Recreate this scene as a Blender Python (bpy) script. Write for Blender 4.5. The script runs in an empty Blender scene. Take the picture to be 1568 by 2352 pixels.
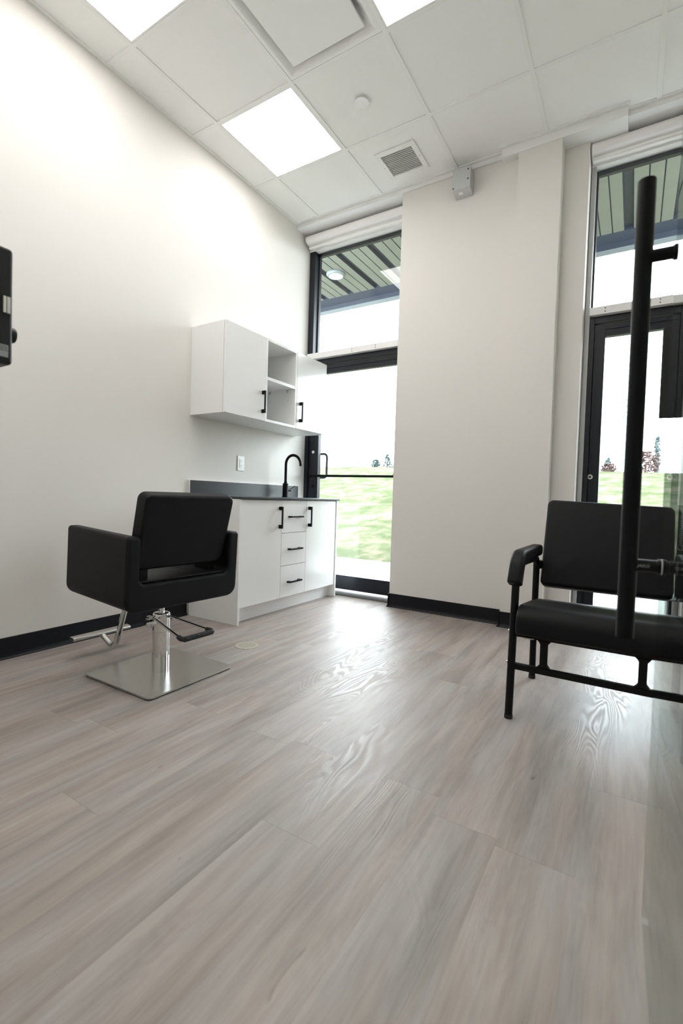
import bpy, bmesh, math, random
from mathutils import Vector, Matrix
random.seed(7)
S = bpy.context.scene
COL = S.collection
PI = math.pi

# ------------------------------------------------------------------ measurements (metres)
T = 0.6096                      # ceiling module
H = 3.2635                      # ceiling
A1 = 0.2359                     # first tee from the left wall
YW = 1.38                       # window wall plane
YC = 1.185                      # face of the broad column
YD = 1.128                      # face of the narrow column
SOFF = 3.232                    # drywall soffit along the window wall

# ------------------------------------------------------------------ materials
def nt(name):
    m = bpy.data.materials.new(name); m.use_nodes = True
    n = m.node_tree.nodes; l = m.node_tree.links
    return m, n, l, n['Principled BSDF']

def plain(name, col, rough=.5, metal=0., spec=.5, bump=0., bscale=200., var=0., coat=0., aniso=0.):
    m, n, l, b = nt(name)
    b.inputs['Base Color'].default_value = (*col, 1)
    b.inputs['Roughness'].default_value = rough
    b.inputs['Metallic'].default_value = metal
    b.inputs['Specular IOR Level'].default_value = spec
    b.inputs['Coat Weight'].default_value = coat
    b.inputs['Coat Roughness'].default_value = .06
    tc = n.new('ShaderNodeTexCoord')
    nz = n.new('ShaderNodeTexNoise'); nz.inputs['Scale'].default_value = bscale; nz.inputs['Detail'].default_value = 3
    l.new(tc.outputs['Object'], nz.inputs['Vector'])
    if bump:
        bp = n.new('ShaderNodeBump'); bp.inputs['Strength'].default_value = bump; bp.inputs['Distance'].default_value = .002
        l.new(nz.outputs['Fac'], bp.inputs['Height']); l.new(bp.outputs['Normal'], b.inputs['Normal'])
    if var:
        mx = n.new('ShaderNodeMix'); mx.data_type = 'RGBA'
        mx.inputs['A'].default_value = (*[c * (1 - var) for c in col], 1)
        mx.inputs['B'].default_value = (*[min(1, c * (1 + var)) for c in col], 1)
        l.new(nz.outputs['Fac'], mx.inputs['Factor']); l.new(mx.outputs['Result'], b.inputs['Base Color'])
    return m

M = {}
M['wall'] = plain('wall_paint', (.725, .70, .668), .62, spec=.3, bump=.04, bscale=260)
M['white_paint'] = plain('soffit_paint', (.82, .82, .81), .6, spec=.3, bump=.03, bscale=260)
M['tile'] = plain('ceiling_tile', (.88, .88, .87), .9, spec=.1, bump=.5, bscale=420, var=.05)
M['tee'] = plain('ceiling_tee', (.84, .84, .83), .45)
M['base'] = plain('rubber_base', (.006, .007, .010), .42, spec=.22, bump=.05)
M['frame'] = plain('black_aluminium', (.005, .007, .013), .36, spec=.4)
M['alu'] = plain('grey_aluminium', (.50, .50, .50), .4, metal=.3)
M['threshold'] = plain('worn_threshold', (.16, .16, .16), .55, metal=.3)
M['trimwhite'] = plain('white_trim', (.80, .79, .78), .45)
M['blind'] = plain('blind_cassette', (.83, .81, .81), .38)
M['fabric'] = plain('blind_fabric', (.72, .76, .74), .8, bump=.2, bscale=900)
M['cab'] = plain('white_laminate', (.86, .865, .865), .16, spec=.5, coat=.25)
M['carcass'] = plain('white_melamine', (.84, .84, .835), .35)
M['counter'] = plain('black_laminate', (.022, .025, .030), .33, spec=.5, bump=.06, bscale=500)
M['matte_black'] = plain('matte_black_metal', (.003, .0032, .004), .45, spec=.18)
M['tube_black'] = plain('black_powder_coat', (.0032, .0033, .004), .45, spec=.2)
M['leather'] = plain('black_vinyl', (.0030, .0033, .0042), .50, spec=.20, bump=.18, bscale=520)
M['chrome'] = plain('chrome', (.70, .70, .69), .06, metal=1)
M['steel'] = plain('brushed_steel', (.60, .588, .555), .23, metal=1, bump=.02, bscale=300)
M['galv'] = plain('galvanised_steel', (.60, .61, .62), .42, metal=.85, bump=.03, bscale=150, var=.08)
M['rubber'] = plain('black_rubber', (.012, .012, .012), .6)
M['plastic'] = plain('white_plastic', (.86, .865, .87), .3)
M['slot'] = plain('dark_slot', (.03, .03, .03), .6)
M['shade'] = plain('duct_shade_grey', (.58, .58, .57), .8)  # grey that stands for the shade inside the vent duct
M['appliance'] = plain('black_appliance', (.010, .011, .012), .42, spec=.3, bump=.06)
M['sticker'] = plain('grey_sticker', (.27, .28, .28), .5)
M['ivory'] = plain('ivory_plastic', (.62, .61, .54), .35)
M['beige'] = plain('beige_tag', (.55, .52, .45), .6)
M['concrete'] = plain('pale_concrete', (.32, .315, .305), .85, bump=.2, bscale=60, var=.08)
M['deck'] = plain('deck_metal', (.108, .112, .092), .5, metal=.2, var=.12, bscale=6)
M['deckdark'] = plain('deck_flute', (.020, .024, .030), .55, metal=.2)
M['beam'] = plain('beam_paint', (.012, .018, .032), .5)
M['fascia'] = plain('lit_fascia_metal', (.11, .125, .125), .5)
M['text'] = plain('grey_marking', (.30, .30, .29), .5)
M['drainmetal'] = plain('patched_drain', (.42, .40, .33), .55, var=.15, bscale=60)
M['bark'] = plain('bark', (.10, .07, .05), .9)
M['needles'] = plain('blue_green_needles', (.026, .05, .045), .9, var=.4, bscale=3)
M['redleaf'] = plain('red_brown_leaves', (.075, .042, .040), .9, var=.4, bscale=3)
M['greyleaf'] = plain('grey_green_leaves', (.065, .09, .09), .9, var=.3, bscale=3)
M['pole'] = plain('pole_grey', (.12, .135, .135), .5)
M['palewall'] = plain('pale_render', (.80, .80, .80), .7)

def emit(name, col, s):
    m = bpy.data.materials.new(name); m.use_nodes = True
    n = m.node_tree.nodes; l = m.node_tree.links; n.clear()
    e = n.new('ShaderNodeEmission'); e.inputs['Color'].default_value = (*col, 1); e.inputs['Strength'].default_value = s
    o = n.new('ShaderNodeOutputMaterial'); l.new(e.outputs[0], o.inputs[0]); return m
M['led'] = emit('led_diffuser', (1.0, .975, .95), 7.2)
M['downlight'] = emit('downlight_lens', (.80, 1.0, .97), 1.0)

def glass(name, tint, f0=.04):
    """thin architectural pane: straight-through tint plus a mirror reflection that follows Schlick's law"""
    m = bpy.data.materials.new(name); m.use_nodes = True
    n = m.node_tree.nodes; l = m.node_tree.links; n.clear()
    g = n.new('ShaderNodeNewGeometry')
    d = n.new('ShaderNodeVectorMath'); d.operation = 'DOT_PRODUCT'
    l.new(g.outputs['Normal'], d.inputs[0]); l.new(g.outputs['Incoming'], d.inputs[1])
    a = n.new('ShaderNodeMath'); a.operation = 'ABSOLUTE'; l.new(d.outputs['Value'], a.inputs[0])
    s = n.new('ShaderNodeMath'); s.operation = 'SUBTRACT'; s.inputs[0].default_value = 1; l.new(a.outputs[0], s.inputs[1])
    p = n.new('ShaderNodeMath'); p.operation = 'POWER'; p.inputs[1].default_value = 5; l.new(s.outputs[0], p.inputs[0])
    k = n.new('ShaderNodeMath'); k.operation = 'MULTIPLY_ADD'; k.inputs[1].default_value = 1 - f0; k.inputs[2].default_value = f0
    l.new(p.outputs[0], k.inputs[0])
    t = n.new('ShaderNodeBsdfTransparent'); t.inputs['Color'].default_value = (*tint, 1)
    r = n.new('ShaderNodeBsdfGlossy'); r.inputs['Roughness'].default_value = 0
    x = n.new('ShaderNodeMixShader'); l.new(k.outputs[0], x.inputs[0]); l.new(t.outputs[0], x.inputs[1]); l.new(r.outputs[0], x.inputs[2])
    o = n.new('ShaderNodeOutputMaterial'); l.new(x.outputs[0], o.inputs[0])
    return m
M['pane'] = glass('window_pane', (.955, .985, .975))
M['doorglass'] = glass('clear_door_glass', (.90, .955, .925), .03)
M['glassedge'] = plain('glass_edge', (.30, .42, .38), .15)

def floor_material():
    m, n, l, b = nt('vinyl_plank')
    def math_(op, a, c=None, v=None):
        q = n.new('ShaderNodeMath'); q.operation = op
        for i, z in enumerate((a, c, v)):
            if z is None: continue
            if isinstance(z, (int, float)): q.inputs[i].default_value = z
            else: l.new(z, q.inputs[i])
        return q.outputs[0]
    tc = n.new('ShaderNodeTexCoord'); sp = n.new('ShaderNodeSeparateXYZ'); l.new(tc.outputs['Object'], sp.inputs[0])
    X, Y = sp.outputs['X'], sp.outputs['Y']
    u = math_('DIVIDE', math_('SUBTRACT', X, .035), .181)
    row = math_('FLOOR', u); fu = math_('FRACT', u)
    wn = n.new('ShaderNodeTexWhiteNoise'); wn.noise_dimensions = '1D'; l.new(row, wn.inputs['W'])
    v = math_('ADD', math_('DIVIDE', Y, 1.219), math_('MULTIPLY', wn.outputs['Value'], 7.3))
    pl = math_('FLOOR', v); fv = math_('FRACT', v)
    wn2 = n.new('ShaderNodeTexWhiteNoise'); wn2.noise_dimensions = '2D'
    cv = n.new('ShaderNodeCombineXYZ'); l.new(row, cv.inputs[0]); l.new(pl, cv.inputs[1]); l.new(cv.outputs[0], wn2.inputs['Vector'])
    pid = wn2.outputs['Value']
    # grain space: stretched along the plank, shifted per plank
    def space(sx, sy, off):
        c = n.new('ShaderNodeCombineXYZ')
        l.new(math_('ADD', math_('MULTIPLY', X, sx), math_('MULTIPLY', pid, 37.0 * off)), c.inputs[0])
        l.new(math_('ADD', math_('MULTIPLY', Y, sy), math_('MULTIPLY', pid, 91.0 * off)), c.inputs[1])
        l.new(math_('MULTIPLY', pid, 13.0), c.inputs[2])
        return c.outputs[0]
    def noise(vec, sc, det, rough=.55, dist=0.):
        q = n.new('ShaderNodeTexNoise'); q.inputs['Scale'].default_value = sc; q.inputs['Detail'].default_value = det
        q.inputs['Roughness'].default_value = rough; q.inputs['Distortion'].default_value = dist; l.new(vec, q.inputs['Vector'])
        return q.outputs['Fac']
    tone = noise(space(7.5, 1.15, .35), 1.0, 3, .5, .8)
    broad = noise(space(17, 1.9, 1), 1.0, 4, .55, .5)
    streak = noise(space(70, 3.2, 1), 1.0, 4, .62, .3)
    fine = noise(space(420, 16, 1), 1.0, 3, .6)
    hue = noise(space(11, 1.4, .6), 1.0, 2, .5, .4)
    knot = noise(space(24, 7.0, 1), 1.0, 2, .5, 1.0)
    field = noise(space(6.0, 1.25, 1), 1.0, 2, .45, .5)
    rings = math_('SINE', math_('MULTIPLY', field, 165))
    rmask = math_('MULTIPLY', math_('SMOOTH_MIN', 1.0, math_('MAXIMUM', 0.0, math_('MULTIPLY', math_('SUBTRACT', noise(space(4.5, .9, 1), 1.0, 1), .40), 7)), .1), rings)
    f = math_('ADD', math_('MULTIPLY', tone, .34), math_('MULTIPLY', broad, .36))
    f = math_('ADD', f, math_('MULTIPLY', streak, .20))
    f = math_('ADD', f, math_('MULTIPLY', fine, .10))
    f = math_('ADD', f, math_('MULTIPLY', math_('SUBTRACT', pid, .5), .025))
    f = math_('ADD', f, math_('MULTIPLY', rmask, .014))
    def ramp(stops):
        c = n.new('ShaderNodeValToRGB'); e = c.color_ramp.elements
        e[0].position, e[0].color = stops[0][0], (*stops[0][1], 1); e[1].position, e[1].color = stops[-1][0], (*stops[-1][1], 1)
        for p, k in stops[1:-1]: q = e.new(p); q.color = (*k, 1)
        l.new(f, c.inputs[0]); return c.outputs[0]
    warm = ramp([(.37, (.238, .190, .164)), (.48, (.322, .268, .238)), (.60, (.400, .345, .312))])
    cool = ramp([(.37, (.218, .190, .176)), (.48, (.300, .268, .252)), (.60, (.380, .346, .328))])
    mh = n.new('ShaderNodeMix'); mh.data_type = 'RGBA'
    l.new(math_('MINIMUM', 1.0, math_('MAXIMUM', 0.0, math_('MULTIPLY', math_('SUBTRACT', hue, .36), 3.6))), mh.inputs['Factor'])
    l.new(warm, mh.inputs['A']); l.new(cool, mh.inputs['B'])
    kr = n.new('ShaderNodeValToRGB'); ke = kr.color_ramp.elements
    ke[0].position = .72; ke[0].color = (1, 1, 1, 1); ke[1].position = .82; ke[1].color = (.62, .60, .58, 1); l.new(knot, kr.inputs[0])
    mk = n.new('ShaderNodeMix'); mk.data_type = 'RGBA'; mk.blend_type = 'MULTIPLY'; mk.inputs['Factor'].default_value = 1
    l.new(mh.outputs['Result'], mk.inputs['A']); l.new(kr.outputs[0], mk.inputs['B'])
    # seams: end joints a little clearer than the long ones
    du = math_('MULTIPLY', math_('SUBTRACT', .5, math_('ABSOLUTE', math_('SUBTRACT', fu, .5))), .181)
    dv = math_('MULTIPLY', math_('SUBTRACT', .5, math_('ABSOLUTE', math_('SUBTRACT', fv, .5))), 1.219)
    s1 = math_('LESS_THAN', du, .0006); s2 = math_('LESS_THAN', dv, .0008)
    seam = math_('MAXIMUM', math_('MULTIPLY', s1, .16), math_('MULTIPLY', s2, .50))
    ms = n.new('ShaderNodeMix'); ms.data_type = 'RGBA'; l.new(seam, ms.inputs['Factor'])
    l.new(mk.outputs['Result'], ms.inputs['A']); ms.inputs['B'].default_value = (.13, .115, .10, 1)
    l.new(ms.outputs['Result'], b.inputs['Base Color'])
    hgt = math_('ADD', math_('MULTIPLY', rmask, .36), math_('ADD', math_('MULTIPLY', fine, .7), math_('MULTIPLY', seam, -2.0)))
    bp = n.new('ShaderNodeBump'); bp.inputs['Strength'].default_value = .30; bp.inputs['Distance'].default_value = .0010
    l.new(hgt, bp.inputs['Height']); l.new(bp.outputs['Normal'], b.inputs['Normal'])
    rg = math_('ADD', math_('MULTIPLY', streak, .10), math_('ADD', .43, math_('MULTIPLY', rmask, .08)))
    l.new(rg, b.inputs['Roughness']); b.inputs['Specular IOR Level'].default_value = .5
    return m
M['floor'] = floor_material()

def lawn_material():
    m, n, l, b = nt('lawn')
    tc = n.new('ShaderNodeTexCoord')
    mp = n.new('ShaderNodeMapping'); mp.inputs['Scale'].default_value = (.9, .75, 1.0); l.new(tc.outputs['Object'], mp.inputs[0])
    a = n.new('ShaderNodeTexNoise'); a.inputs['Scale'].default_value = 1.7; a.inputs['Detail'].default_value = 8; a.inputs['Roughness'].default_value = .68
    c = n.new('ShaderNodeTexNoise'); c.inputs['Scale'].default_value = 14; c.inputs['Detail'].default_value = 4
    l.new(mp.outputs[0], a.inputs['Vector']); l.new(mp.outputs[0], c.inputs['Vector'])
    r = n.new('ShaderNodeValToRGB'); e = r.color_ramp.elements
    e[0].position = .42; e[0].color = (.044, .056, .020, 1); e[1].position = .585; e[1].color = (.116, .100, .068, 1)
    q = r.color_ramp.elements.new(.5); q.color = (.066, .076, .036, 1)
    l.new(a.outputs['Fac'], r.inputs[0])
    mx = n.new('ShaderNodeMix'); mx.data_type = 'RGBA'; mx.blend_type = 'MULTIPLY'; mx.inputs['Factor'].default_value = .45
    r2 = n.new('ShaderNodeValToRGB'); r2.color_ramp.elements[0].position = .3; r2.color_ramp.elements[0].color = (.5, .5, .5, 1)
    r2.color_ramp.elements[1].position = .65
    l.new(c.outputs['Fac'], r2.inputs[0]); l.new(r.outputs[0], mx.inputs['A']); l.new(r2.outputs[0], mx.inputs['B'])
    l.new(mx.outputs['Result'], b.inputs['Base Color']); b.inputs['Roughness'].default_value = 1; b.inputs['Specular IOR Level'].default_value = .1
    return m
M['lawn'] = lawn_material()

# ------------------------------------------------------------------ mesh helpers
def box(bm, x0, x1, y0, y1, z0, z1, bev=0., seg=2, mi=0):
    g = bmesh.ops.create_cube(bm, size=1)
    vs = g['verts']
    for v in vs:
        v.co = Vector(((x0 + x1) / 2 + v.co.x * (x1 - x0), (y0 + y1) / 2 + v.co.y * (y1 - y0), (z0 + z1) / 2 + v.co.z * (z1 - z0)))
    fs = {f for v in vs for f in v.link_faces}
    for f in fs: f.material_index = mi
    if bev:
        bev = min(bev, .49 * min(abs(x1 - x0), abs(y1 - y0), abs(z1 - z0)))
        bmesh.ops.bevel(bm, geom=list({e for v in vs for e in v.link_edges}), offset=bev, segments=seg, profile=.5, affect='EDGES', clamp_overlap=True)

def fillet(pts, r, n=6):
    pts = [Vector(p) for p in pts]; out = [pts[0]]
    for i in range(1, len(pts) - 1):
        a, b, c = pts[i - 1], pts[i], pts[i + 1]
        d1 = (a - b); d2 = (c - b); L1, L2 = d1.length, d2.length; d1.normalize(); d2.normalize()
        ang = d1.angle(d2)
        if abs(ang - PI) < 1e-3: out.append(b); continue
        rr = r[i - 1] if isinstance(r, (list, tuple)) else r
        t = min(rr / math.tan(ang / 2), L1 * .49, L2 * .49)
        p1, p2 = b + d1 * t, b + d2 * t
        rad = t * math.tan(ang / 2)
        cen = b + (d1 + d2).normalized() * (rad / math.sin(ang / 2))
        v1, v2 = p1 - cen, p2 - cen
        tot = v1.angle(v2); ax = v1.cross(v2).normalized()
        for k in range(n + 1):
            out.append(cen + Matrix.Rotation(tot * k / n, 3, ax) @ v1)
    out.append(pts[-1]); return out

def sweep(bm, pts, prof, cap=True):
    """prof: list of (a, b) around the path; frames by parallel transport"""
    pts = [Vector(p) for p in pts]; rings = []
    tan = []
    for i in range(len(pts)):
        a = pts[max(i - 1, 0)]; b = pts[min(i + 1, len(pts) - 1)]; tan.append((b - a).normalized())
    t0 = tan[0]; up = Vector((0, 0, 1)) if abs(t0.z) < .9 else Vector((0, 1, 0))
    nrm = t0.cross(up).normalized(); bi = None
    for i, p in enumerate(pts):
        if i:
            q = tan[i - 1].rotation_difference(tan[i]); nrm = (q @ nrm).normalized()
        bi = tan[i].cross(nrm).normalized()
        rings.append([bm.verts.new(p + nrm * a + bi * b) for a, b in prof])
    m = len(prof)
    for i in range(len(rings) - 1):
        for k in range(m):
            bm.faces.new((rings[i][k], rings[i][(k + 1) % m], rings[i + 1][(k + 1) % m], rings[i + 1][k]))
    if cap:
        bm.faces.new(rings[0][::-1]); bm.faces.new(rings[-1])

def circ(r, n=16): return [(r * math.cos(2 * PI * k / n), r * math.sin(2 * PI * k / n)) for k in range(n)]
def tube(bm, pts, r, n=14): sweep(bm, pts, circ(r, n))

def lathe(bm, prof, axis='z', at=(0, 0, 0), n=32, cap=True):
    """prof: (radius, height) pairs along axis"""
    rings = []
    for r, h in prof:
        ring = []
        for k in range(n):
            a = 2 * PI * k / n; c, s = r * math.cos(a), r * math.sin(a)
            p = {'z': (c, s, h), 'x': (h, c, s), 'y': (s, h, c)}[axis]
            ring.append(bm.verts.new(Vector(p) + Vector(at)))
        rings.append(ring)
    for i in range(len(rings) - 1):
        for k in range(n):
            bm.faces.new((rings[i][k], rings[i][(k + 1) % n], rings[i + 1][(k + 1) % n], rings[i + 1][k]))
    if cap:
        bm.faces.new(rings[0][::-1]); bm.faces.new(rings[-1])

def rrect(w, h, r, n=6):
    out = []
    for cx, cy, a0 in ((w / 2 - r, h / 2 - r, 0), (-w / 2 + r, h / 2 - r, 90), (-w / 2 + r, -h / 2 + r, 180), (w / 2 - r, -h / 2 + r, 270)):
        for k in range(n + 1):
            a = math.radians(a0 + 90 * k / n); out.append((cx + r * math.cos(a), cy + r * math.sin(a)))
    return out

def prism(bm, poly, axis, a0, a1, bev=0., seg=3):
    """extrude a 2D polygon along an axis; polygon axes are the two others in order (x: y,z  y: x,z  z: x,y); bevel rounds the two rims"""
    def P(u, v, w): return {'x': (w, u, v), 'y': (u, w, v), 'z': (u, v, w)}[axis]
    v0 = [bm.verts.new(P(u, v, a0)) for u, v in poly]; v1 = [bm.verts.new(P(u, v, a1)) for u, v in poly]
    n = len(poly); f0 = bm.faces.new(v0); f1 = bm.faces.new(v1[::-1])
    for k in range(n): bm.faces.new((v0[k], v1[k], v1[(k + 1) % n], v0[(k + 1) % n]))
    if bev:
        es = list(f0.edges) + list(f1.edges)
        bmesh.ops.bevel(bm, geom=es, offset=bev, segments=seg, profile=.5, affect='EDGES', clamp_overlap=True)

def prism_round(bm, poly, axis, a0, a1, r, seg=5):
    """prism whose two rims are rolled over with radius r by insetting the outline"""
    def P(u, v, w): return {'x': (w, u, v), 'y': (u, w, v), 'z': (u, v, w)}[axis]
    n = len(poly); area = sum(poly[k][0] * poly[(k + 1) % n][1] - poly[(k + 1) % n][0] * poly[k][1] for k in range(n))
    sg = 1 if area > 0 else -1
    nrm = []
    for k in range(n):
        p, q, w = Vector(poly[k - 1]), Vector(poly[k]), Vector(poly[(k + 1) % n])
        d1, d2 = q - p, w - q
        d1 = d1.normalized() if d1.length > 1e-6 else d2.normalized(); d2 = d2.normalized() if d2.length > 1e-6 else d1
        n1, n2 = Vector((-d1.y, d1.x)) * sg, Vector((-d2.y, d2.x)) * sg
        m = (n1 + n2); m = m / max(.5, m.dot(n1)) if m.length > 1e-6 else n1
        nrm.append(m)
    levels = [(r * (1 - math.sin(PI / 2 * i / seg)), a0 + r * (1 - math.cos(PI / 2 * i / seg))) for i in range(seg + 1)]
    levels += [(r * (1 - math.cos(PI / 2 * i / seg)), a1 - r + r * math.sin(PI / 2 * i / seg)) for i in range(seg + 1)]
    rings = [[bm.verts.new(P(poly[k][0] + nrm[k].x * ins, poly[k][1] + nrm[k].y * ins, w)) for k in range(n)] for ins, w in levels]
    for i in range(len(rings) - 1):
        for k in range(n): bm.faces.new((rings[i][k], rings[i][(k + 1) % n], rings[i + 1][(k + 1) % n], rings[i + 1][k]))
    bm.faces.new(rings[0]); bm.faces.new(rings[-1][::-1])

def pillow(bm, w, h, d, rc, re, crown=.0, mat=None, n=6, ns=6, back=True):
    """upholstered pad: outline rrect(w,h,rc) in XY, thickness d along z, rounded rims re, crowned front"""
    rings = []
    def ring(inset, z, k=1.):
        r = max(rc - inset * .6, .004)
        return [bm.verts.new((x, y, z)) for x, y in rrect(w - 2 * inset, h - 2 * inset, r, n)]
    if back:
        for i in range(ns + 1):
            a = PI / 2 * i / ns; rings.append(ring(re * (1 - math.sin(a)), re * (1 - math.cos(a))))
    for i in range(ns + 1):
        a = PI / 2 * i / ns; rings.append(ring(re * (1 - math.cos(a)), d - re + re * math.sin(a)))
    m = min(w, h) / 2
    for i in range(1, 5):
        t = i / 5; rings.append(ring(re + (m - re) * t * .93, d + crown * math.sin(t * PI / 2)))
    for i in range(len(rings) - 1):
        L = len(rings[i])
        for k in range(L):
            bm.faces.new((rings[i][k], rings[i][(k + 1) % L], rings[i + 1][(k + 1) % L], rings[i + 1][k]))
    bm.faces.new(rings[0][::-1]); bm.faces.new(rings[-1])
    if mat is not None: bmesh.ops.transform(bm, matrix=mat, verts=bm.verts)

def new(): return bmesh.new()

def link(name, bm, mat, parent=None, local=False, angle=35, smooth=True):
    bmesh.ops.recalc_face_normals(bm, faces=bm.faces)
    if parent is not None and not local:
        r = parent
        off = Vector((0, 0, 0))
        while r is not None: off += r.location; r = r.parent
        bmesh.ops.translate(bm, vec=-off, verts=bm.verts)
    me = bpy.data.meshes.new(name); bm.to_mesh(me); bm.free()
    mats = mat if isinstance(mat, (list, tuple)) else [mat]
    for q in mats: me.materials.append(q)
    if smooth:
        for p in me.polygons: p.use_smooth = True
        me.set_sharp_from_angle(angle=math.radians(angle))
    o = bpy.data.objects.new(name, me); COL.objects.link(o)
    if smooth:
        wn = o.modifiers.new('weighted_normal', 'WEIGHTED_NORMAL'); wn.keep_sharp = True; wn.weight = 100
    if parent is not None: o.parent = parent
    return o

def thing(name, label, cat, loc=(0, 0, 0), group=None, rz=0):
    o = bpy.data.objects.new(name, None); COL.objects.link(o); o.location = loc; o.rotation_euler = (0, 0, rz)
    o.empty_display_size = .1
    o['label'] = label; o['category'] = cat
    if group: o['group'] = group
    return o
def tag(o, label, cat, group=None):
    o['label'] = label; o['category'] = cat
    if group: o['group'] = group
    return o
def struct(name, label=None, cat=None, loc=(0, 0, 0)):
    o = bpy.data.objects.new(name, None); COL.objects.link(o); o.location = loc; o.empty_display_size = .1
    o['kind'] = 'structure'
    if label: o['label'] = label; o['category'] = cat
    return o
def S_(o, label, cat):
    o['kind'] = 'structure'; o['label'] = label; o['category'] = cat; return o

# ------------------------------------------------------------------ camera
cam = bpy.data.cameras.new('camera'); co = bpy.data.objects.new('camera', cam); COL.objects.link(co); S.camera = co
yaw, pit, rol = .5529, -.0317, .0306
F = Vector((-math.sin(yaw) * math.cos(pit), math.cos(yaw) * math.cos(pit), math.sin(pit)))
r0 = Vector((math.cos(yaw), math.sin(yaw), 0)); u0 = r0.cross(F)
R = math.cos(rol) * r0 + math.sin(rol) * u0; U = R.cross(F)
CP = Vector((2.6464, -2.2148, .8624))
mw = Matrix(((R.x, U.x, -F.x, CP.x), (R.y, U.y, -F.y, CP.y), (R.z, U.z, -F.z, CP.z), (0, 0, 0, 1)))
co.matrix_world = mw
cam.sensor_fit = 'VERTICAL'; cam.sensor_height = 36; cam.sensor_width = 24; cam.lens = 1083.64 * 36 / 2352
cam.clip_start = .02; cam.clip_end = 500
cam.dof.use_dof = True; cam.dof.focus_distance = 3.0; cam.dof.aperture_fstop = 3.2

# ------------------------------------------------------------------ room shell
YB = -4.2; XR = 3.25
b = new(); box(b, -.1, XR + .1, YB, 1.50, -.10, 0)
S_(link('floor', b, M['floor']), 'pale greige wood-look vinyl plank floor with planks running to the windows', 'floor')

b = new(); box(b, -.1, 0, YB, 1.55, 0, H + .30)
S_(link('wall_left', b, M['wall']), 'plain off-white wall on the left behind the cabinets', 'wall')
b = new(); box(b, XR, XR + .1, YB, 1.55, 0, H + .30)
S_(link('wall_right', b, M['wall']), 'off-white wall at the right side', 'wall')
b = new(); box(b, 0, XR, YB, YB + .1, 0, H + .30)
S_(link('wall_rear', b, M['wall']), 'off-white wall behind the viewer', 'wall')
b = new(); box(b, 0, 2.0, -2.10, -2.0, 0, H); box(b, 2.86, XR, -2.10, -2.0, 0, H); box(b, 2.0, 2.86, -2.10, -2.0, 2.35, H)
S_(link('wall_front', b, M['wall']), 'off-white partition with the doorway the view is taken from', 'wall')
# window wall: broad column, narrow column, nib beside each window
b = new()
poly = [(1.02, YC), (1.893, YC), (1.893, YD), (2.163, YD), (2.163, 1.25), (2.312, 1.25), (2.312, 1.55), (1.02, 1.55)]
prism(b, poly, 'z', 0, H + .30, 0)
S_(link('wall_back', b, M['wall']), 'beige wall of two stepped columns between the two windows', 'wall')
b = new(); box(b, 3.06, XR, 1.335, 1.55, 0, H + .30)
S_(link('wall_corner', b, M['wall']), 'narrow wall right of the right window', 'wall')
b = new(); box(b, 0, 1.02, 1.385, 1.55, 3.235, H + .3); box(b, 2.312, 3.06, 1.385, 1.55, 3.235, H + .3)
S_(link('wall_header', b, M['white_paint']), 'white strip of wall over the windows', 'wall')

# ceiling: lay-in tiles of one module, open where a light or an air diffuser sits
lights = [(0, 0), (0, -2), (2, -1), (2, -3), (0, -4), (2, -5)]
diffuser_cell = (1, -1)
xs = [0, A1] + [A1 + T * i for i in range(1, 5)] + [XR]
ys = [YB + .1]
k = -6
while T * k < YB + .15: k += 1
y = T * k
while y < 1.16: ys.append(y); y += T
ys.append(1.172)
b = new()
for i in range(len(xs) - 1):
    for j in range(len(ys) - 1):
        ci, cj = i - 1, round(ys[j] / T)
        if j == 0: cj = -99
        if (ci, cj) in lights or (ci, cj) == diffuser_cell: continue
        box(b, xs[i] + .004, xs[i + 1] - .004, ys[j] + .004, ys[j + 1] - .004, H + .006, H + .022)
ceil = S_(link('ceiling', b, M['tile']), 'white suspended ceiling of square mineral tiles', 'ceiling')
b = new(); box(b, -.1, XR + .1, YB, 1.55, H + .28, H + .33)  # unseen cover, added to keep sky light out of the open ceiling cells
S_(link('plenum_cover', b, M['shade']), 'unseen cover added above the suspended ceiling against light leaks', 'ceiling')
b = new()
for x in xs[1:-1]: box(b, x - .012, x + .012, ys[0], 1.172, H, H + .006)
for q in ys[1:-1]:
    for i in range(len(xs) - 1):
        box(b, xs[i] + (.012 if i else 0), xs[i + 1] - (.012 if i < len(xs) - 2 else 0), q - .012, q + .012, H, H + .006)
box(b, 0, .022, ys[0], 1.172, H - .001, H + .006)
box(b, XR - .022, XR, ys[0], 1.172, H - .001, H + .006)
box(b, .022, 1.768, 1.150, 1.172, H - .001, H + .006)
box(b, 1.768, 2.532, 1.098, 1.120, H - .001, H + .006)
box(b, 1.768, 1.786, 1.120, 1.172, H - .001, H + .006); box(b, 2.514, 2.532, 1.120, 1.172, H - .001, H + .006)
box(b, 2.532, XR - .022, 1.150, 1.172, H - .001, H + .006)
S_(link('trim_1', b, M['tee']), 'white metal grid that carries the ceiling tiles', 'ceiling grid')
b = new(); box(b, 0, 1.78, 1.172, 1.385, SOFF, H + .006); box(b, 2.52, XR, 1.172, 1.385, SOFF, H + .006)
S_(link('trim_2', b, M['white_paint']), 'white plasterboard margin between ceiling grid and windows', 'soffit')
b = new(); box(b, 1.78, 2.52, 1.121, 1.385, 3.205, H + .006)
S_(link('trim_3', b, M['white_paint']), 'small boxed bulkhead round the top of the narrow column', 'bulkhead')

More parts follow.
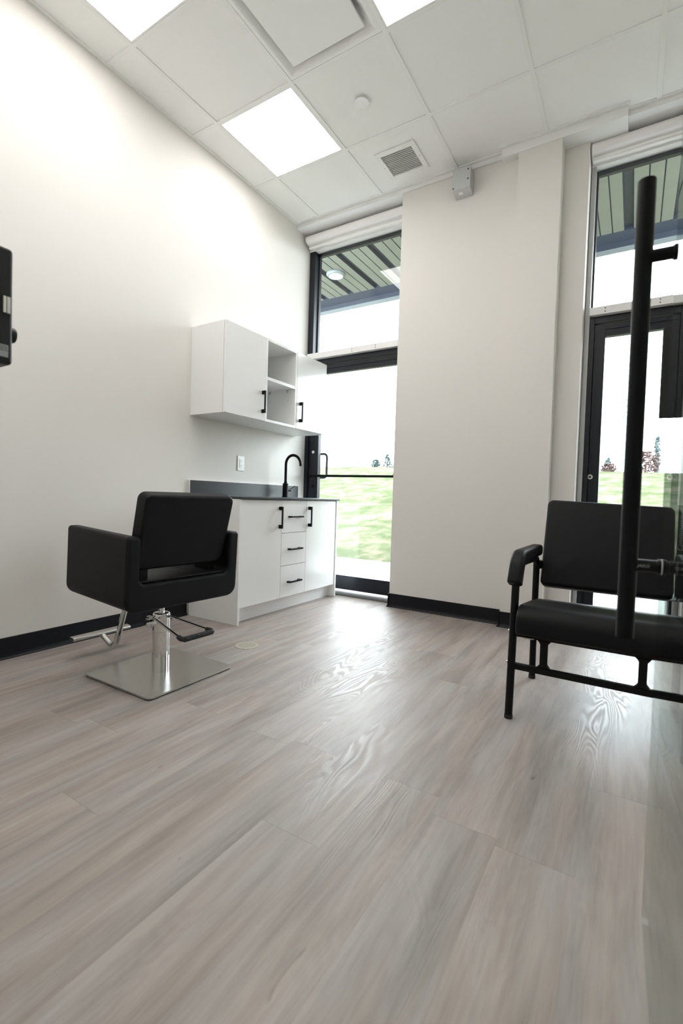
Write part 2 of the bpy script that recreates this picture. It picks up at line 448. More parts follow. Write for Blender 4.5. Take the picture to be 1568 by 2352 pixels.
# rubber baseboards with a cove toe
def baseboard(name, segs, label):
    b = new()
    for (x0, y0, x1, y1, nx, ny) in segs:
        d = Vector((x1 - x0, y1 - y0, 0)); L = d.length; d.normalize(); nn = Vector((nx, ny, 0))
        prof = [(0, 0), (.018, 0), (.018, .003), (.011, .010), (.006, .022), (.005, .104), (.003, .107), (0, .107)]
        v0 = [b.verts.new(Vector((x0, y0, 0)) + nn * a + Vector((0, 0, z))) for a, z in prof]
        v1 = [b.verts.new(Vector((x1, y1, 0)) + nn * a + Vector((0, 0, z))) for a, z in prof]
        m = len(prof)
        for k in range(m): b.faces.new((v0[k], v1[k], v1[(k + 1) % m], v0[(k + 1) % m]))
        b.faces.new(v0[::-1]); b.faces.new(v1)
    return S_(link(name, b, M['base'], angle=20), label, 'baseboard')
baseboard('baseboard_left', [(0, YB + .1, 0, .030, 1, 0)], 'black rubber baseboard along the left wall')
baseboard('baseboard_back', [(1.012, YC, 1.882, YC, 0, -1), (1.882, YD, 2.172, YD, 0, -1), (1.893, YC, 1.893, YD - .018, -1, 0),
                             (1.02, 1.30, 1.02, YC - .018, -1, 0), (2.163, YD - .018, 2.163, 1.245, 1, 0), (2.172, 1.25, 2.312, 1.25, 0, -1)],
          'black rubber baseboard round the stepped columns')

# ------------------------------------------------------------------ windows and glass doors
def window_unit(n, x0, x1, label_w, label_d, stile_l, frame_l, side_dark, has_bar):
    """storefront bay from x0 to x1: transom light above a glazed door; frame_l inner edge of the side frame, stile_l inner edge of the door stile"""
    w = struct('window_%d' % n, label_w, 'window', (x0, YW, 2.1))
    for p0, p1 in ((x0 + .002, frame_l), (x1 - .06, x1 - .002)):
        b = new(); box(b, p0, p1, YW, 1.49, 2.175, 3.115, .002)
        link('side_frame', b, M['frame'] if side_dark else M['alu'], w)
    b = new(); box(b, x0 + .002, x1 - .002, YW - .002, 1.49, 3.115, 3.232, .002)
    link('head_frame', b, M['trimwhite'], w)
    b = new(); box(b, frame_l, x1 - .06, 1.43, 1.438, 2.172, 3.118)
    link('glass', b, M['pane'], w, smooth=False)
    b = new(); box(b, frame_l + .014, x1 - .06, 1.44, 1.47, 3.085, 3.118); link('gasket', b, M['frame'], w)
    b = new(); box(b, frame_l, frame_l + .012, 1.44, 1.47, 2.175, 3.118); link('gasket', b, M['frame'], w)
    b = new(); box(b, x0 + (.022 if n == 1 else .030), x1 - .002, YW - .035, 1.49, 2.120, 2.172, .003)
    m = link('transom_bar', b, M['trimwhite'], w)
    for x in ((.505, .735) if n == 1 else (2.435, 2.735, 2.985)):
        for z in (2.136, 2.156):
            b = new(); lathe(b, [(.0038, YW - .0365), (.0038, YW - .034)], 'y', (x, 0, z), 10)
            link('screw_hole', b, M['slot'], m)
    b = new(); box(b, x0 + .002 + (0 if side_dark else .030), x0 + .040 + (0 if side_dark else .022), YW - .004, 1.49, .018, 2.118, .002); link('door_frame', b, M['frame'], w)
    b = new(); box(b, x1 - .04, x1 - .002, YW, 1.49, .018, 2.118, .002); link('door_frame', b, M['frame'], w)
    b = new(); box(b, x0 + .040 + (0 if side_dark else .022), x1 - .04, YW + .002, 1.49, 2.072, 2.118, .002)
    link('door_frame', b, M['frame'], w)
    if not side_dark:
        b = new(); box(b, x0 + .002, x0 + .031, YW - .006, YW + .108, .018, 2.1745, .001)
        link('jamb_liner', b, M['alu'], w)
    b = new(); box(b, x0 + .002, x1 - .002, YW - .09, 1.50, .0005, .016, .003)
    link('threshold', b, M['threshold'], w)
    b = new(); box(b, x0 + .030 + (0 if side_dark else .022), x0 + .060 + (0 if side_dark else .022), YW + .060, YW + .075, .018, 2.07, .001); link('door_stop', b, M['frame'], w)
    # door leaf
    d = struct('door_%d' % n, label_d, 'door', (x0, YW, 0))
    dl = x0 + .0412 + (0 if side_dark else .022); dr = x1 - .046; y0, y1 = YW + .012, YW + .057
    b = new(); box(b, dl, stile_l, y0, y1, .035, 2.066, .002); box(b, dl + .006, dl + .012, y0 - .004, y0, .035, 2.066)
    link('stile', b, M['frame'], d)
    b = new(); box(b, x1 - .098 if n == 1 else x1 - .17, dr, y0, y1, .035, 2.066, .002)
    link('stile', b, M['frame'], d)
    xr = (x1 - .098 if n == 1 else x1 - .17)
    b = new(); box(b, stile_l, xr, y0, y1, 1.985, 2.066, .002); box(b, stile_l, xr, y0 - .006, y0, 2.030, 2.046)
    link('top_rail', b, M['frame'], d)
    b = new(); box(b, stile_l, xr, y0, y1, .035, .160, .002)
    link('bottom_rail', b, M['frame'], d)
    b = new(); box(b, stile_l - .004, xr + .004, YW + .030, YW + .038, .158, 1.987)
    link('glass', b, M['pane'], d, smooth=False)
    if has_bar:
        b = new(); tube(b, [(x0 + .088, YW - .045, 1.050), (xr + .05, YW - .045, 1.046)], .011, 12)
        box(b, x0 + .088, x0 + .115, YW - .05, y0, 1.036, 1.064, .003); box(b, xr + .02, xr + .05, YW - .05, y0, 1.036, 1.062, .003)
        link('push_bar', b, M['matte_black'], d)
        b = new()
        tube(b, fillet([(x0 + .10, y1 - .002, 1.262), (x0 + .10, y1 + .045, 1.262), (x0 + .188, y1 + .045, 1.262), (x0 + .188, y1 + .045, 1.040), (x0 + .10, y1 + .045, 1.040), (x0 + .10, y1 - .002, 1.040)], [.02, .035, .035, .02], 6), .0115, 12)
        o = link('pull_handle', b, M['frame'], d)
    cx = stile_l - .052
    b = new(); lathe(b, [(.016, y0 - .006), (.016, y0 - .001)], 'y', (cx, 0, 1.272 if n == 1 else 1.050), 20)
    if n == 1: lathe(b, [(.0125, y0 - .010), (.0155, y0 - .006)], 'y', (cx, 0, 1.272), 20)
    o = link('lock_cylinder', b, M['chrome'] if n == 1 else M['trimwhite'], d); o['label'] = 'round silver lock cylinder'
    if n == 2:
        b = new(); lathe(b, [(.009, y0 - .0075), (.009, y0 - .006)], 'y', (cx, 0, 1.050), 16); link('keyway', b, M['slot'], o)
    else:
        b = new(); lathe(b, [(.015, y0 - .008), (.015, y0 - .001)], 'y', (cx, 0, .955), 20); link('thumb_turn', b, M['matte_black'], d)
window_unit(1, 0, 1.02, 'tall left window light above the glass door beside the white cabinets', 'left black-framed glass door beside the white cabinets', .147, .062, True, True)
window_unit(2, 2.313, 3.06, 'tall right window light above the glass door behind the armchair', 'right black-framed glass door behind the black armchair', 2.441, 2.343, False, False)

def blind(name, x0, x1, label, drop):
    t = thing(name, label, 'blind', (x0, 1.31, 3.14))
    b = new()
    prof = [(1.378, 3.128)] + [(1.262 + .042 - .042 * math.cos(a), 3.178 + .036 * math.sin(a)) for a in [PI * 1.5 * 0 - PI * .42 + PI * .92 * k / 10 for k in range(11)]] + [(1.378, 3.214)]
    prism(b, prof, 'x', x0, x1, .002, 1)
    link('cassette', b, M['blind'], t)
    for q in (x0 - .004, x1):
        b = new(); prism(b, [(u, v) for u, v in prof], 'x', q, q + .004)
        link('end_cap', b, M['alu'], t)
    b = new(); box(b, x0 + .012, x1 - .012, 1.318, 1.3195, 3.128 - drop, 3.128)
    fb = link('blind_fabric', b, M['fabric'], t)
    b = new(); box(b, x0 + .008, x1 - .008, 1.310, 1.328, 3.110 - drop, 3.128 - drop, .004)
    link('hem_bar', b, M['blind'], t)
blind('roller_blind', .030, 1.000, 'white rolled-up roller blind over the left window', .004)
blind('roller_blind', 2.320, 3.045, 'white rolled-up roller blind over the right window', .002)

# ------------------------------------------------------------------ ceiling fittings
names = {(0, 0): 'square white ceiling light panel nearest the left window, whole in view',
         (0, -2): 'square white ceiling light panel at the top left, cut by the picture edge',
         (2, -1): 'square white ceiling light panel at the top, right of the air diffuser',
         (2, -3): 'square white ceiling light panel further back in the room', (0, -4): 'square white ceiling light panel by the entrance',
         (2, -5): 'unseen square white light panel added beyond the entrance to light the corridor'}  # last panel is out of view, added so the corridor isn't dark
first = None
for c in lights:
    x, y = A1 + T * c[0], T * c[1]
    if first is None:
        first = thing('ceiling_light', names[c], 'ceiling light', (x, y, H), 'square light panels in the ceiling')
        b = new()
        for (p0, p1, q0, q1) in ((.013, T - .013, .013, .022), (.013, T - .013, T - .022, T - .013), (.013, .022, .022, T - .022), (T - .022, T - .013, .022, T - .022)):
            box(b, p0, p1, q0, q1, .0008, .05)
        box(b, .013, T - .013, .013, T - .013, .05, .06)
        link('light_frame', b, M['tee'], first, local=True)
        b = new(); box(b, .022, T - .022, .022, T - .022, .003, .012)
        link('diffuser', b, M['led'], first, local=True, smooth=False)
    else:
        r = first.copy(); COL.objects.link(r); r.location = (x, y, H); r['label'] = names[c]
        for ch in list(first.children):
            q = ch.copy(); COL.objects.link(q); q.parent = r

# square supply diffuser: stepped frame with a hanging face plate
x, y = A1 + T * diffuser_cell[0], T * diffuser_cell[1]
t = thing('air_diffuser', 'square white air diffuser with a raised face plate, beside the top light panel', 'air diffuser', (x + T / 2, y + T / 2, H))
b = new()
rings = []
for ins, z in ((.013, .001), (.032, .001), (.040, .006), (.085, .050), (.14, .10)):
    rings.append([b.verts.new((sx * (T / 2 - ins), sy * (T / 2 - ins), z)) for sx, sy in ((-1, -1), (1, -1), (1, 1), (-1, 1))])
for i in range(len(rings) - 1):
    for k in range(4): b.faces.new((rings[i][k], rings[i][(k + 1) % 4], rings[i + 1][(k + 1) % 4], rings[i + 1][k]))
b.faces.new(rings[-1])
link('diffuser_pan', b, M['tee'], t, local=True, smooth=False)
b = new(); box(b, -T / 2 + .078, T / 2 - .078, -T / 2 + .078, T / 2 - .078, -.001, .012, .003); 
link('face_plate', b, M['tee'], t, local=True)
for sx in (-1, 1):
    for sy in (-1, 1):
        b = new(); lathe(b, [(.006, .010), (.006, .102)], 'z', (sx * .12, sy * .12, 0), 10)
        link('hanger', b, M['shade'], t, local=True)

# return grille
t = thing('vent_grille', 'white louvred vent grille in the ceiling near the left window', 'vent', (1.142, .898, H + .006))
b = new(); w, d_ = .300, .296
for (p0, p1, q0, q1) in ((-w / 2, w / 2, -d_ / 2, -d_ / 2 + .034), (-w / 2, w / 2, d_ / 2 - .034, d_ / 2), (-w / 2, -w / 2 + .034, -d_ / 2 + .034, d_ / 2 - .034), (w / 2 - .034, w / 2, -d_ / 2 + .034, d_ / 2 - .034)):
    box(b, p0, p1, q0, q1, -.010, -.0005, .002)
link('grille_frame', b, M['tee'], t, local=True)
b = new(); box(b, -w / 2 + .03, w / 2 - .03, -d_ / 2 + .03, d_ / 2 - .03, -.0012, -.0004)  # no hole here: a flat plate carries the duct's shade in its colour
link('duct_shade_plate', b, M['shade'], t, local=True)
NB = 14
for k in range(NB):
    yy = -d_ / 2 + .034 + (d_ - .068) * (k + .5) / NB
    b = new(); prism(b, [(yy - .0075, -.0090), (yy + .0045, -.0016), (yy + .0062, -.0022), (yy - .0058, -.0096)], 'x', -w / 2 + .034, w / 2 - .034)
    link('louvre', b, M['tee'], t, local=True, smooth=False)
for sx in (-1, 1):
    b = new(); lathe(b, [(.004, -.0115), (.004, -.0098)], 'z', (sx * (w / 2 - .015), 0, 0), 12)
    link('screw', b, M['alu'], t, local=True)

b = new(); lathe(b, [(.030, .0055), (.030, -.006), (.0425, -.006), (.0432, -.008), (.0425, -.0100), (.0300, -.0112), (.010, -.0116)], 'z', (1.143, .313, H), 40)
tag(link('sprinkler_cover', b, M['plastic']), 'small round white sprinkler cover plate on a ceiling tile', 'sprinkler cover')

# galvanised junction box under the ceiling
t = thing('junction_box', 'grey galvanised metal box on the beige wall just under the ceiling', 'junction box', (1.515, YC, 3.06))
b = new(); prism(b, [(1.0985, 3.074), (1.0985, 3.212), (YC - .001, 3.212), (YC - .001, 3.052)], 'x', 1.451, 1.577, .003, 2)
link('box_body', b, M['galv'], t)
b = new(); box(b, 1.449, 1.579, 1.094, 1.0975, 3.070, 3.214, .002)
o = link('cover_plate', b, M['galv'], t)
for (x, z) in ((1.562, 3.19), (1.562, 3.125), (1.458, 3.083)):
    b = new(); lathe(b, [(.005, 1.0915), (.005, 1.0938)], 'y', (x, 0, z), 12)
    link('knockout', b, M['slot'], o)
b = new(); prism(b, [(1.125, 3.0655), (1.125, 3.0665), (1.150, 3.0605), (1.150, 3.0595)], 'x', 1.485, 1.515)
link('rating_label', b, M['plastic'], t)

# ------------------------------------------------------------------ wall cabinets
CW = 1.40; CT = 2.005; CX = .312
def bar_handle(parent, p0, p1, out, name='handle', w=.012, post=.026):
    """square bar pull between p0 and p1 (vertical or along y) on a front whose outward normal is +x"""
    b = new(); p0 = Vector(p0); p1 = Vector(p1)
    if abs(p1.z - p0.z) > .01:
        box(b, p0.x + out - .009, p0.x + out, p0.y - w / 2, p0.y + w / 2, p0.z, p1.z, .001)
        for z0 in (p0.z, p1.z - post): box(b, p0.x + .0003, p0.x + out - .0085, p0.y - w / 2, p0.y + w / 2, z0, z0 + post, .001)
    else:
        box(b, p0.x + out - .009, p0.x + out, p0.y, p1.y, p0.z - w / 2, p0.z + w / 2, .001)
        for y0 in (p0.y, p1.y - post): box(b, p0.x + .0003, p0.x + out - .0085, y0, y0 + post, p0.z - w / 2, p0.z + w / 2, .001)
    return link(name, b, M['matte_black'], parent)

def wall_cabinet(y0, y1, label, hy):
    t = thing('wall_cabinet', label, 'cabinet', (0.001, (y0 + y1) / 2, CW))
    b = new(); th = .018
    box(b, .001, CX, y0, y0 + th, CW, CT, .0008, 1); box(b, .001, CX, y1 - th, y1, CW, CT, .0008, 1)
    box(b, .001, CX, y0 + th, y1 - th, CW, CW + th); box(b, .001, CX, y0 + th, y1 - th, CT - th, CT); box(b, .001, .010, y0 + th, y1 - th, CW + th, CT - th)
    link('carcass', b, M['carcass'], t)
    b = new(); box(b, CX + .002, CX + .020, y0 + .002, y1 - .002, CW + .001, CT - .002, .001, 2)
    d = link('cabinet_door', b, M['cab'], t)
    bar_handle(d, (CX + .020, hy, 1.452), (CX + .020, hy, 1.612), .034)
    return t
wall_cabinet(.030, .433, 'white gloss wall cabinet with closed door, left of the open shelves', .396)
wall_cabinet(.806, 1.222, 'white gloss wall cabinet with closed door, right of the open shelves', .846)
t = thing('shelf_unit', 'open white shelf unit between the two wall cabinets', 'shelf unit', (.001, .62, CW))
b = new(); y0, y1, th = .4345, .8045, .018; xx = CX + .018
box(b, .001, xx, y0, y0 + th, CW, CT, .0008, 1); box(b, .001, xx, y1 - th, y1, CW, CT, .0008, 1)
box(b, .001, xx, y0 + th, y1 - th, CW, CW + th); box(b, .001, xx, y0 + th, y1 - th, CT - th, CT); box(b, .001, .010, y0 + th, y1 - th, CW + th, CT - th)
link('carcass', b, M['carcass'], t)
b = new(); box(b, .011, xx - .002, y0 + th + .0005, y1 - th - .0005, 1.705, 1.728, .001)
link('shelf', b, M['carcass'], t)
for yy, sg in ((y0 + th, 1), (y1 - th, -1)):
    for x in (.07, .255):
        b = new(); lathe(b, [(.0035, yy), (.0035, yy + sg * .009)], 'y', (x, 0, 1.698), 10)
        box(b, x - .006, x + .006, min(yy, yy + sg * .009), max(yy, yy + sg * .009), 1.684, 1.7045, .001)
        link('shelf_pin', b, M['alu'], t)
for x in (.07, .255):
    for z in (1.62, 1.76):
        b = new(); lathe(b, [(.0025, y1 - th - .0006), (.0025, y1 - th - .0002)], 'y', (x, 0, z), 8)
        link('pin_hole', b, M['slot'], t)

# ------------------------------------------------------------------ base cabinet, worktop, backsplash
FX = .478
t = thing('base_cabinet', 'white base cabinet with two doors and three drawers under the black worktop', 'cabinet', (.24, .63, 0))
b = new(); box(b, .020, FX + .008, .034, .052, .0005, .829, .001, 2); link('end_panel', b, M['cab'], t)
b = new(); box(b, .020, FX + .008, 1.206, 1.224, .0005, .829, .001, 2); link('end_panel', b, M['cab'], t)
b = new(); box(b, .022, FX - .020, .0525, 1.2055, .108, .828); link('carcass', b, M['carcass'], t)
b = new(); box(b, .400, .418, .0525, 1.2055, .0005, .107); link('toe_kick', b, M['cab'], t)
def front(name, y0, y1, z0, z1):
    b = new(); box(b, FX - .018, FX, y0 + .0015, y1 - .0015, z0 + .0015, z1 - .0015, .001, 2); return link(name, b, M['cab'], t)
d = front('cabinet_door', .053, .476, .108, .826); bar_handle(d, (FX, .447, .622), (FX, .447, .780), .034)
d = front('cabinet_door', .780, 1.205, .108, .826); bar_handle(d, (FX, .808, .622), (FX, .808, .780), .034)
for z0, z1, hz in ((.585, .826, .704), (.343, .585, .463), (.108, .343, .219)):
    d = front('drawer', .476, .780, z0, z1); bar_handle(d, (FX, .552, hz), (FX, .704, hz), .034)
b = new(); box(b, .001, FX + .016, .030, 1.240, .8295, .8455, .003, 2)
tag(link('worktop', b, M['counter']), 'thin black laminate worktop on the white base cabinet', 'worktop')
t = thing('backsplash', 'low black backsplash board standing on the worktop against the wall', 'backsplash', (.01, .65, .846))
b = new(); box(b, .016, .0185, .030, 1.272, .846, .949); link('laminate_face', b, M['counter'], t)
b = new(); box(b, .0008, .0158, .030, 1.272, .846, .949, .0005, 1); link('board_core', b, M['plastic'], t)

# faucet
t = thing('faucet', 'matte black gooseneck faucet with side lever on the worktop', 'faucet', (.12, .957, .8457))
b = new(); lathe(b, [(.030, .846), (.030, .850), (.0235, .851), (.0235, .962), (.022, .964), (.013, .965)], 'z', (.12, .957, 0), 28); link('faucet_body', b, M['matte_black'], t)
b = new()
dirx, diry = .78, .62
pts = [(.12, .957, .965), (.12, .957, 1.128)]
Rr = .062
for k in range(1, 17):
    a = PI * 1.0 * k / 16 * .96
    q = Rr * (1 - math.cos(a)); pts.append((.12 + dirx * q, .957 + diry * q, 1.128 + Rr * 1.25 * math.sin(a)))
pts.append((pts[-1][0] + dirx * .002, pts[-1][1] + diry * .002, pts[-1][2] - .022))
tube(b, pts, .0115, 16); lathe(b, [(.0145, .966), (.0145, .978)], 'z', (.12, .957, 0), 20)
link('spout', b, M['matte_black'], t)
b = new(); lathe(b, [(.0115, .978), (.0115, 1.026)], 'y', (.12, 0, .908), 18)
o = link('lever_hub', b, M['matte_black'], t)
b = new(); tube(b, [(.12, 1.012, .912), (.138, 1.068, .945)], .0038, 10); link('lever', b, M['matte_black'], o)

# duplex outlet
t = thing('wall_outlet', 'white duplex wall outlet above the black backsplash', 'outlet', (.0005, .535, 1.103))
b = new(); box(b, .0006, .007, .498, .572, 1.045, 1.161, .003, 2); link('cover_plate', b, M['plastic'], t)
b = new(); box(b, .0071, .0095, .518, .552, 1.068, 1.138, .002, 2); o = link('receptacle', b, M['plastic'], t)
b = new()
for z in (1.122, 1.086):
    for y in (.529, .541): box(b, .0096, .0102, y - .001, y + .001, z - .004, z + .005)
    lathe(b, [(.0022, .0096), (.0022, .0102)], 'x', (0, .535, z - .011), 10)
link('slots', b, M['slot'], o)

# round patched floor drain
b = new(); lathe(b, [(.066, .0003), (.066, .0020), (.060, .0026), (.052, .0022)], 'z', (.809, -.219, 0), 40)
for k in range(-4, 5):
    w = math.sqrt(max(.0001, .050 ** 2 - (k * .011) ** 2)); box(b, .809 - w, .809 + w, -.219 + k * .011 - .0022, -.219 + k * .011 + .0022, .0022, .0030)
tag(link('floor_cleanout', b, M['drainmetal']), 'small round floor cleanout cover near the salon chair base', 'drain cover')

# ------------------------------------------------------------------ salon chair (front faces the left wall)
t = thing('salon_chair', 'black upholstered swivel salon chair on a square steel base', 'salon chair', (.757, -.757, 0), rz=math.radians(-3))
sw_ = Matrix.Rotation(math.radians(3), 4, 'Z')       # base, column and lever stay square to the room while the seat is swivelled
b = new(); prism(b, rrect(.476, .476, .022), 'z', .005, .012, .002, 2); bmesh.ops.transform(b, matrix=sw_, verts=b.verts); bp = link('base_plate', b, M['steel'], t, local=True); bp['label'] = 'square brushed steel base plate'
b = new(); prism(b, rrect(.468, .468, .020), 'z', .0005, .0049); bmesh.ops.transform(b, matrix=sw_, verts=b.verts); link('rubber_mat', b, M['rubber'], bp, local=True)
b = new(); lathe(b, [(.0395, .0122), (.0395, .200), (.0385, .2005), (.0385, .202), (.0398, .2025), (.0398, .280), (.036, .287), (.020, .288)], 'z', (0, 0, 0), 48)
col = link('hydraulic_column', b, M['chrome'], t, local=True); col['label'] = 'chrome hydraulic column'
b = new(); lathe(b, [(.0135, .2885), (.0135, .352)], 'z', (0, 0, 0), 28); link('piston', b, M['chrome'], t, local=True)
b = new()   # pivot block on the column and the looped foot lever
box(b, -.030, .020, -.066, -.040, .243, .266, .003); lathe(b, [(.011, -.098), (.011, -.058)], 'y', (.012, 0, .256), 18)
box(b, -.034, -.010, -.060, -.040, .222, .276, .003)
bmesh.ops.transform(b, matrix=sw_, verts=b.verts); link('pivot_block', b, M['chrome'], col, local=True)
b = new()
tube(b, fillet([(.028, -.052, .266), (.320, -.150, .255)], .02), .0062, 12)
tube(b, fillet([(.034, .022, .268), (.325, .000, .258)], .02), .0062, 12)
bmesh.ops.transform(b, matrix=sw_, verts=b.verts); lv = link('foot_lever', b, M['chrome'], t, local=True)
b = new(); tube(b, fillet([(.298, -.143, .256), (.336, -.156, .254), (.352, .004, .257), (.306, .0015, .2585)], .018, 5), .0105, 14)
for k in range(22):
    f = k / 21; p = Vector((.338, -.146, .2545)).lerp(Vector((.349, -.012, .257)), f)
    dd = Vector((.011, .134, .0025)).normalized() * .0022
    tube(b, [p - dd, p + dd], .0118, 12)
bmesh.ops.transform(b, matrix=sw_, verts=b.verts); g = link('lever_grip', b, M['rubber'], lv, local=True); g['label'] = 'ribbed black rubber grip'

tilt = Matrix.Translation((.195, 0, .3555)) @ Matrix.Rotation(math.radians(2.6), 4, 'Y') @ Matrix.Translation((-.195, 0, 0))
# U-shaped shell: profile in (y, z)
hw, iw, ft, ht = .2935, .2365, .118, .318
ro, ri, rt = .052, .030, .016
def arc(cx, cz, r, a0, a1, n=6): return [(cx + r * math.cos(math.radians(a0 + (a1 - a0) * k / n)), cz + r * math.sin(math.radians(a0 + (a1 - a0) * k / n))) for k in range(n + 1)]
U_ = arc(-hw + ro, ro, ro, 180, 270) + arc(hw - ro, ro, ro, 270, 360) + arc(hw - rt, ht - rt, rt, 0, 90) + arc(iw + rt, ht - rt, rt, 90, 180) \
    + arc(iw - ri, ft + ri, ri, 0, -90) + arc(-iw + ri, ft + ri, ri, 270, 180) + arc(-iw - rt, ht - rt, rt, 0, 90) + arc(-hw + rt, ht - rt, rt, 90, 180)
b = new(); prism_round(b, U_, 'x', -.315, .188, .013, 5); bmesh.ops.transform(b, matrix=tilt, verts=b.verts)
sh = link('seat_shell', b, M['leather'], t, local=True, angle=50)
b = new()
def ring_seam(x, k=1.0):
    pts = [(x, u * 1.0, v) for u, v in U_]
    return pts
oc = arc(-hw + rt, ht - rt, rt, 100, 180) + arc(-hw + ro, ro, ro, 180, 270) + arc(hw - ro, ro, ro, 270, 360) + arc(hw - rt, ht - rt, rt, 0, 80)
tube(b, [(.172, u * 1.0008, v + (-.0004 if v < .1 else 0)) for u, v in oc], .0016, 6)
bmesh.ops.transform(b, matrix=tilt, verts=b.verts); link('seam', b, M['leather'], sh, local=True)
b = new()
pillow(b, .480, .472, .010, .012, .005, .003)
bmesh.ops.transform(b, matrix=tilt @ Matrix.Translation((-.070, 0, ft + .0003)), verts=b.verts)
link('seat_cushion', b, M['leather'], t, local=True, angle=60)
# backrest, leaning back
bw, bh, bt = .462, .328, .072
lean = math.atan2(.082, .322)
b = new(); pillow(b, bh, bw, bt, .035, .012, .006)
Mb = Matrix.Translation((.150, 0, .525)) @ Matrix.Rotation(lean, 4, 'Y') @ Matrix(((0, 0, -1, 0), (0, 1, 0, 0), (1, 0, 0, 0), (0, 0, 0, 1))) @ Matrix.Translation((bh / 2, 0, 0))
bmesh.ops.transform(b, matrix=Mb, verts=b.verts)
for v in b.verts:                        # the top rim dips slightly and flares outward at its corners
    f = max(0, (v.co.z - .60) / .26)
    v.co.z += .010 * f * ((v.co.y / .23) ** 2 - .4)
    v.co.y *= 1 + .025 * f * f
bk = link('backrest', b, M['leather'], t, local=True, angle=60)
b = new()
loop = [Vector((x, y, .011)) for x, y in rrect(bh - .003, bw - .003, .034, 6)]; loop.append(loop[0])
loop = [Mb @ p for p in loop]
for p in loop:
    f = max(0, (p.z - .60) / .26); p.z += .010 * f * ((p.y / .23) ** 2 - .4); p.y *= 1 + .025 * f * f
tube(b, loop, .0018, 6); link('piping', b, M['leather'], bk, local=True)
for sy in (-1, 1):
    b = new(); box(b, .030, .130, sy * .18 - .02, sy * .18 + .02, .470, .555, .004)
    link('back_bracket', b, M['matte_black'], t, local=True)
# footrest
b = new(); tube(b, fillet([(-.235, 0, .395), (-.368, 0, .036), (-.480, 0, .094)], [.045], 8), .0145, 18)
bmesh.ops.transform(b, matrix=sw_, verts=b.verts); ftb = link('footrest_tube', b, M['chrome'], t, local=True)
b = new(); prism(b, rrect(.042, .018, .008, 4), 'y', -.158, .158, .001, 1)
bmesh.ops.transform(b, matrix=Matrix.Translation((-.486, 0, .104)) @ Matrix.Rotation(math.radians(6), 4, 'Y'), verts=b.verts)
bmesh.ops.transform(b, matrix=sw_, verts=b.verts); o = link('footrest_bar', b, M['steel'], ftb, local=True)

# ------------------------------------------------------------------ armchair by the right window
AX0, AX1 = 2.257, 2.834; AC = (AX0 + AX1) / 2
t = thing('armchair', 'black padded armchair with tubular legs by the right window', 'chair', (AC, 0, 0))
for x in (AX0, AX1):
    b = new(); tube(b, fillet([(x, -.266, .0008), (x, -.222, .612), (x, .243, .598), (x, .250, .0008)], [.055, .05], 8), .0152, 18)
    lg = link('leg_frame', b, M['tube_black'], t)
    for yy in (-.265, .250):
        b = new(); lathe(b, [(.0165, .0006), (.0168, .012), (.0155, .016)], 'z', (x, yy, 0), 16)
        link('foot_cap', b, M['rubber'], lg)
    sgn = -1 if x == AX0 else 1
    for yy, zz in ((-.240, .345), (-.252, .222), (.246, .560)):
        b = new(); lathe(b, [(.0055, x + sgn * .0150), (.0055, x + sgn * .0175), (.003, x + sgn * .019)], 'x', (0, yy, zz), 12)
        link('bolt', b, M['chrome'], lg)
    # waterfall arm pad
    b = new(); path = fillet([(x, -.252, .535), (x, -.200, .640), (x, .235, .636)], [.085], 8)
    pr = rrect(.056, .054, .016, 4)
    sweep(b, path, pr)
    bmesh.ops.bevel(b, geom=[e for f in b.faces if len(f.verts) > 8 for e in f.edges], offset=.008, segments=3, profile=.5, affect='EDGES')
    link('arm_pad', b, M['leather'], t, angle=55)
# seat
b = new()
sy0, sy1, sz0, sz1 = -.302, .225, .346, .452
prof = arc(sy0 + .016, sz0 + .016, .016, 180, 270, 4) + [(sy1, sz0), (sy1, sz1 - .020)] + arc(sy1 - .02, sz1 - .02, .02, 0, 90, 4) + [(0, sz1 + .006)] + arc(sy0 + .075, sz1 - .068, .073, 95, 180, 10)
prism_round(b, prof, 'x', AX0 + .017, AX1 - .017, .012, 5)
for v in b.verts: v.co.z -= .048 * max(0, (v.co.y + .24) / .46)
st = link('seat', b, M['leather'], t, angle=50)
b = new(); box(b, AX0 + .045, AX0 + .082, -.262, -.258, .328, .344); o = link('care_tag', b, M['beige'], st); o['label'] = 'small beige tag under the seat'
# back pad, leaning back
bw, bh, bt = .534, .446, .062
lean = math.atan2(.150, .408)
b = new(); pillow(b, bw, bh, bt, .030, .020, .010)
Mb = Matrix.Translation((AC - .003, .285, .447)) @ Matrix.Rotation(-lean, 4, 'X') @ Matrix(((1, 0, 0, 0), (0, 0, -1, 0), (0, 1, 0, 0), (0, 0, 0, 1))) @ Matrix.Translation((0, bh / 2, 0))
bmesh.ops.transform(b, matrix=Mb, verts=b.verts)
for v in b.verts:
    f = max(0, (v.co.z - .45) / .42); v.co.z -= .020 * f * max(0, (v.co.x - AX0) / .56)
link('backrest', b, M['leather'], t, angle=60)
for x, sg in ((AX0, 1), (AX1, -1)):
    b = new(); box(b, min(x, x + sg * .0175), max(x, x + sg * .0175), .262, .305, .540, .580, .003)
    link('back_bracket', b, M['tube_black'], t)
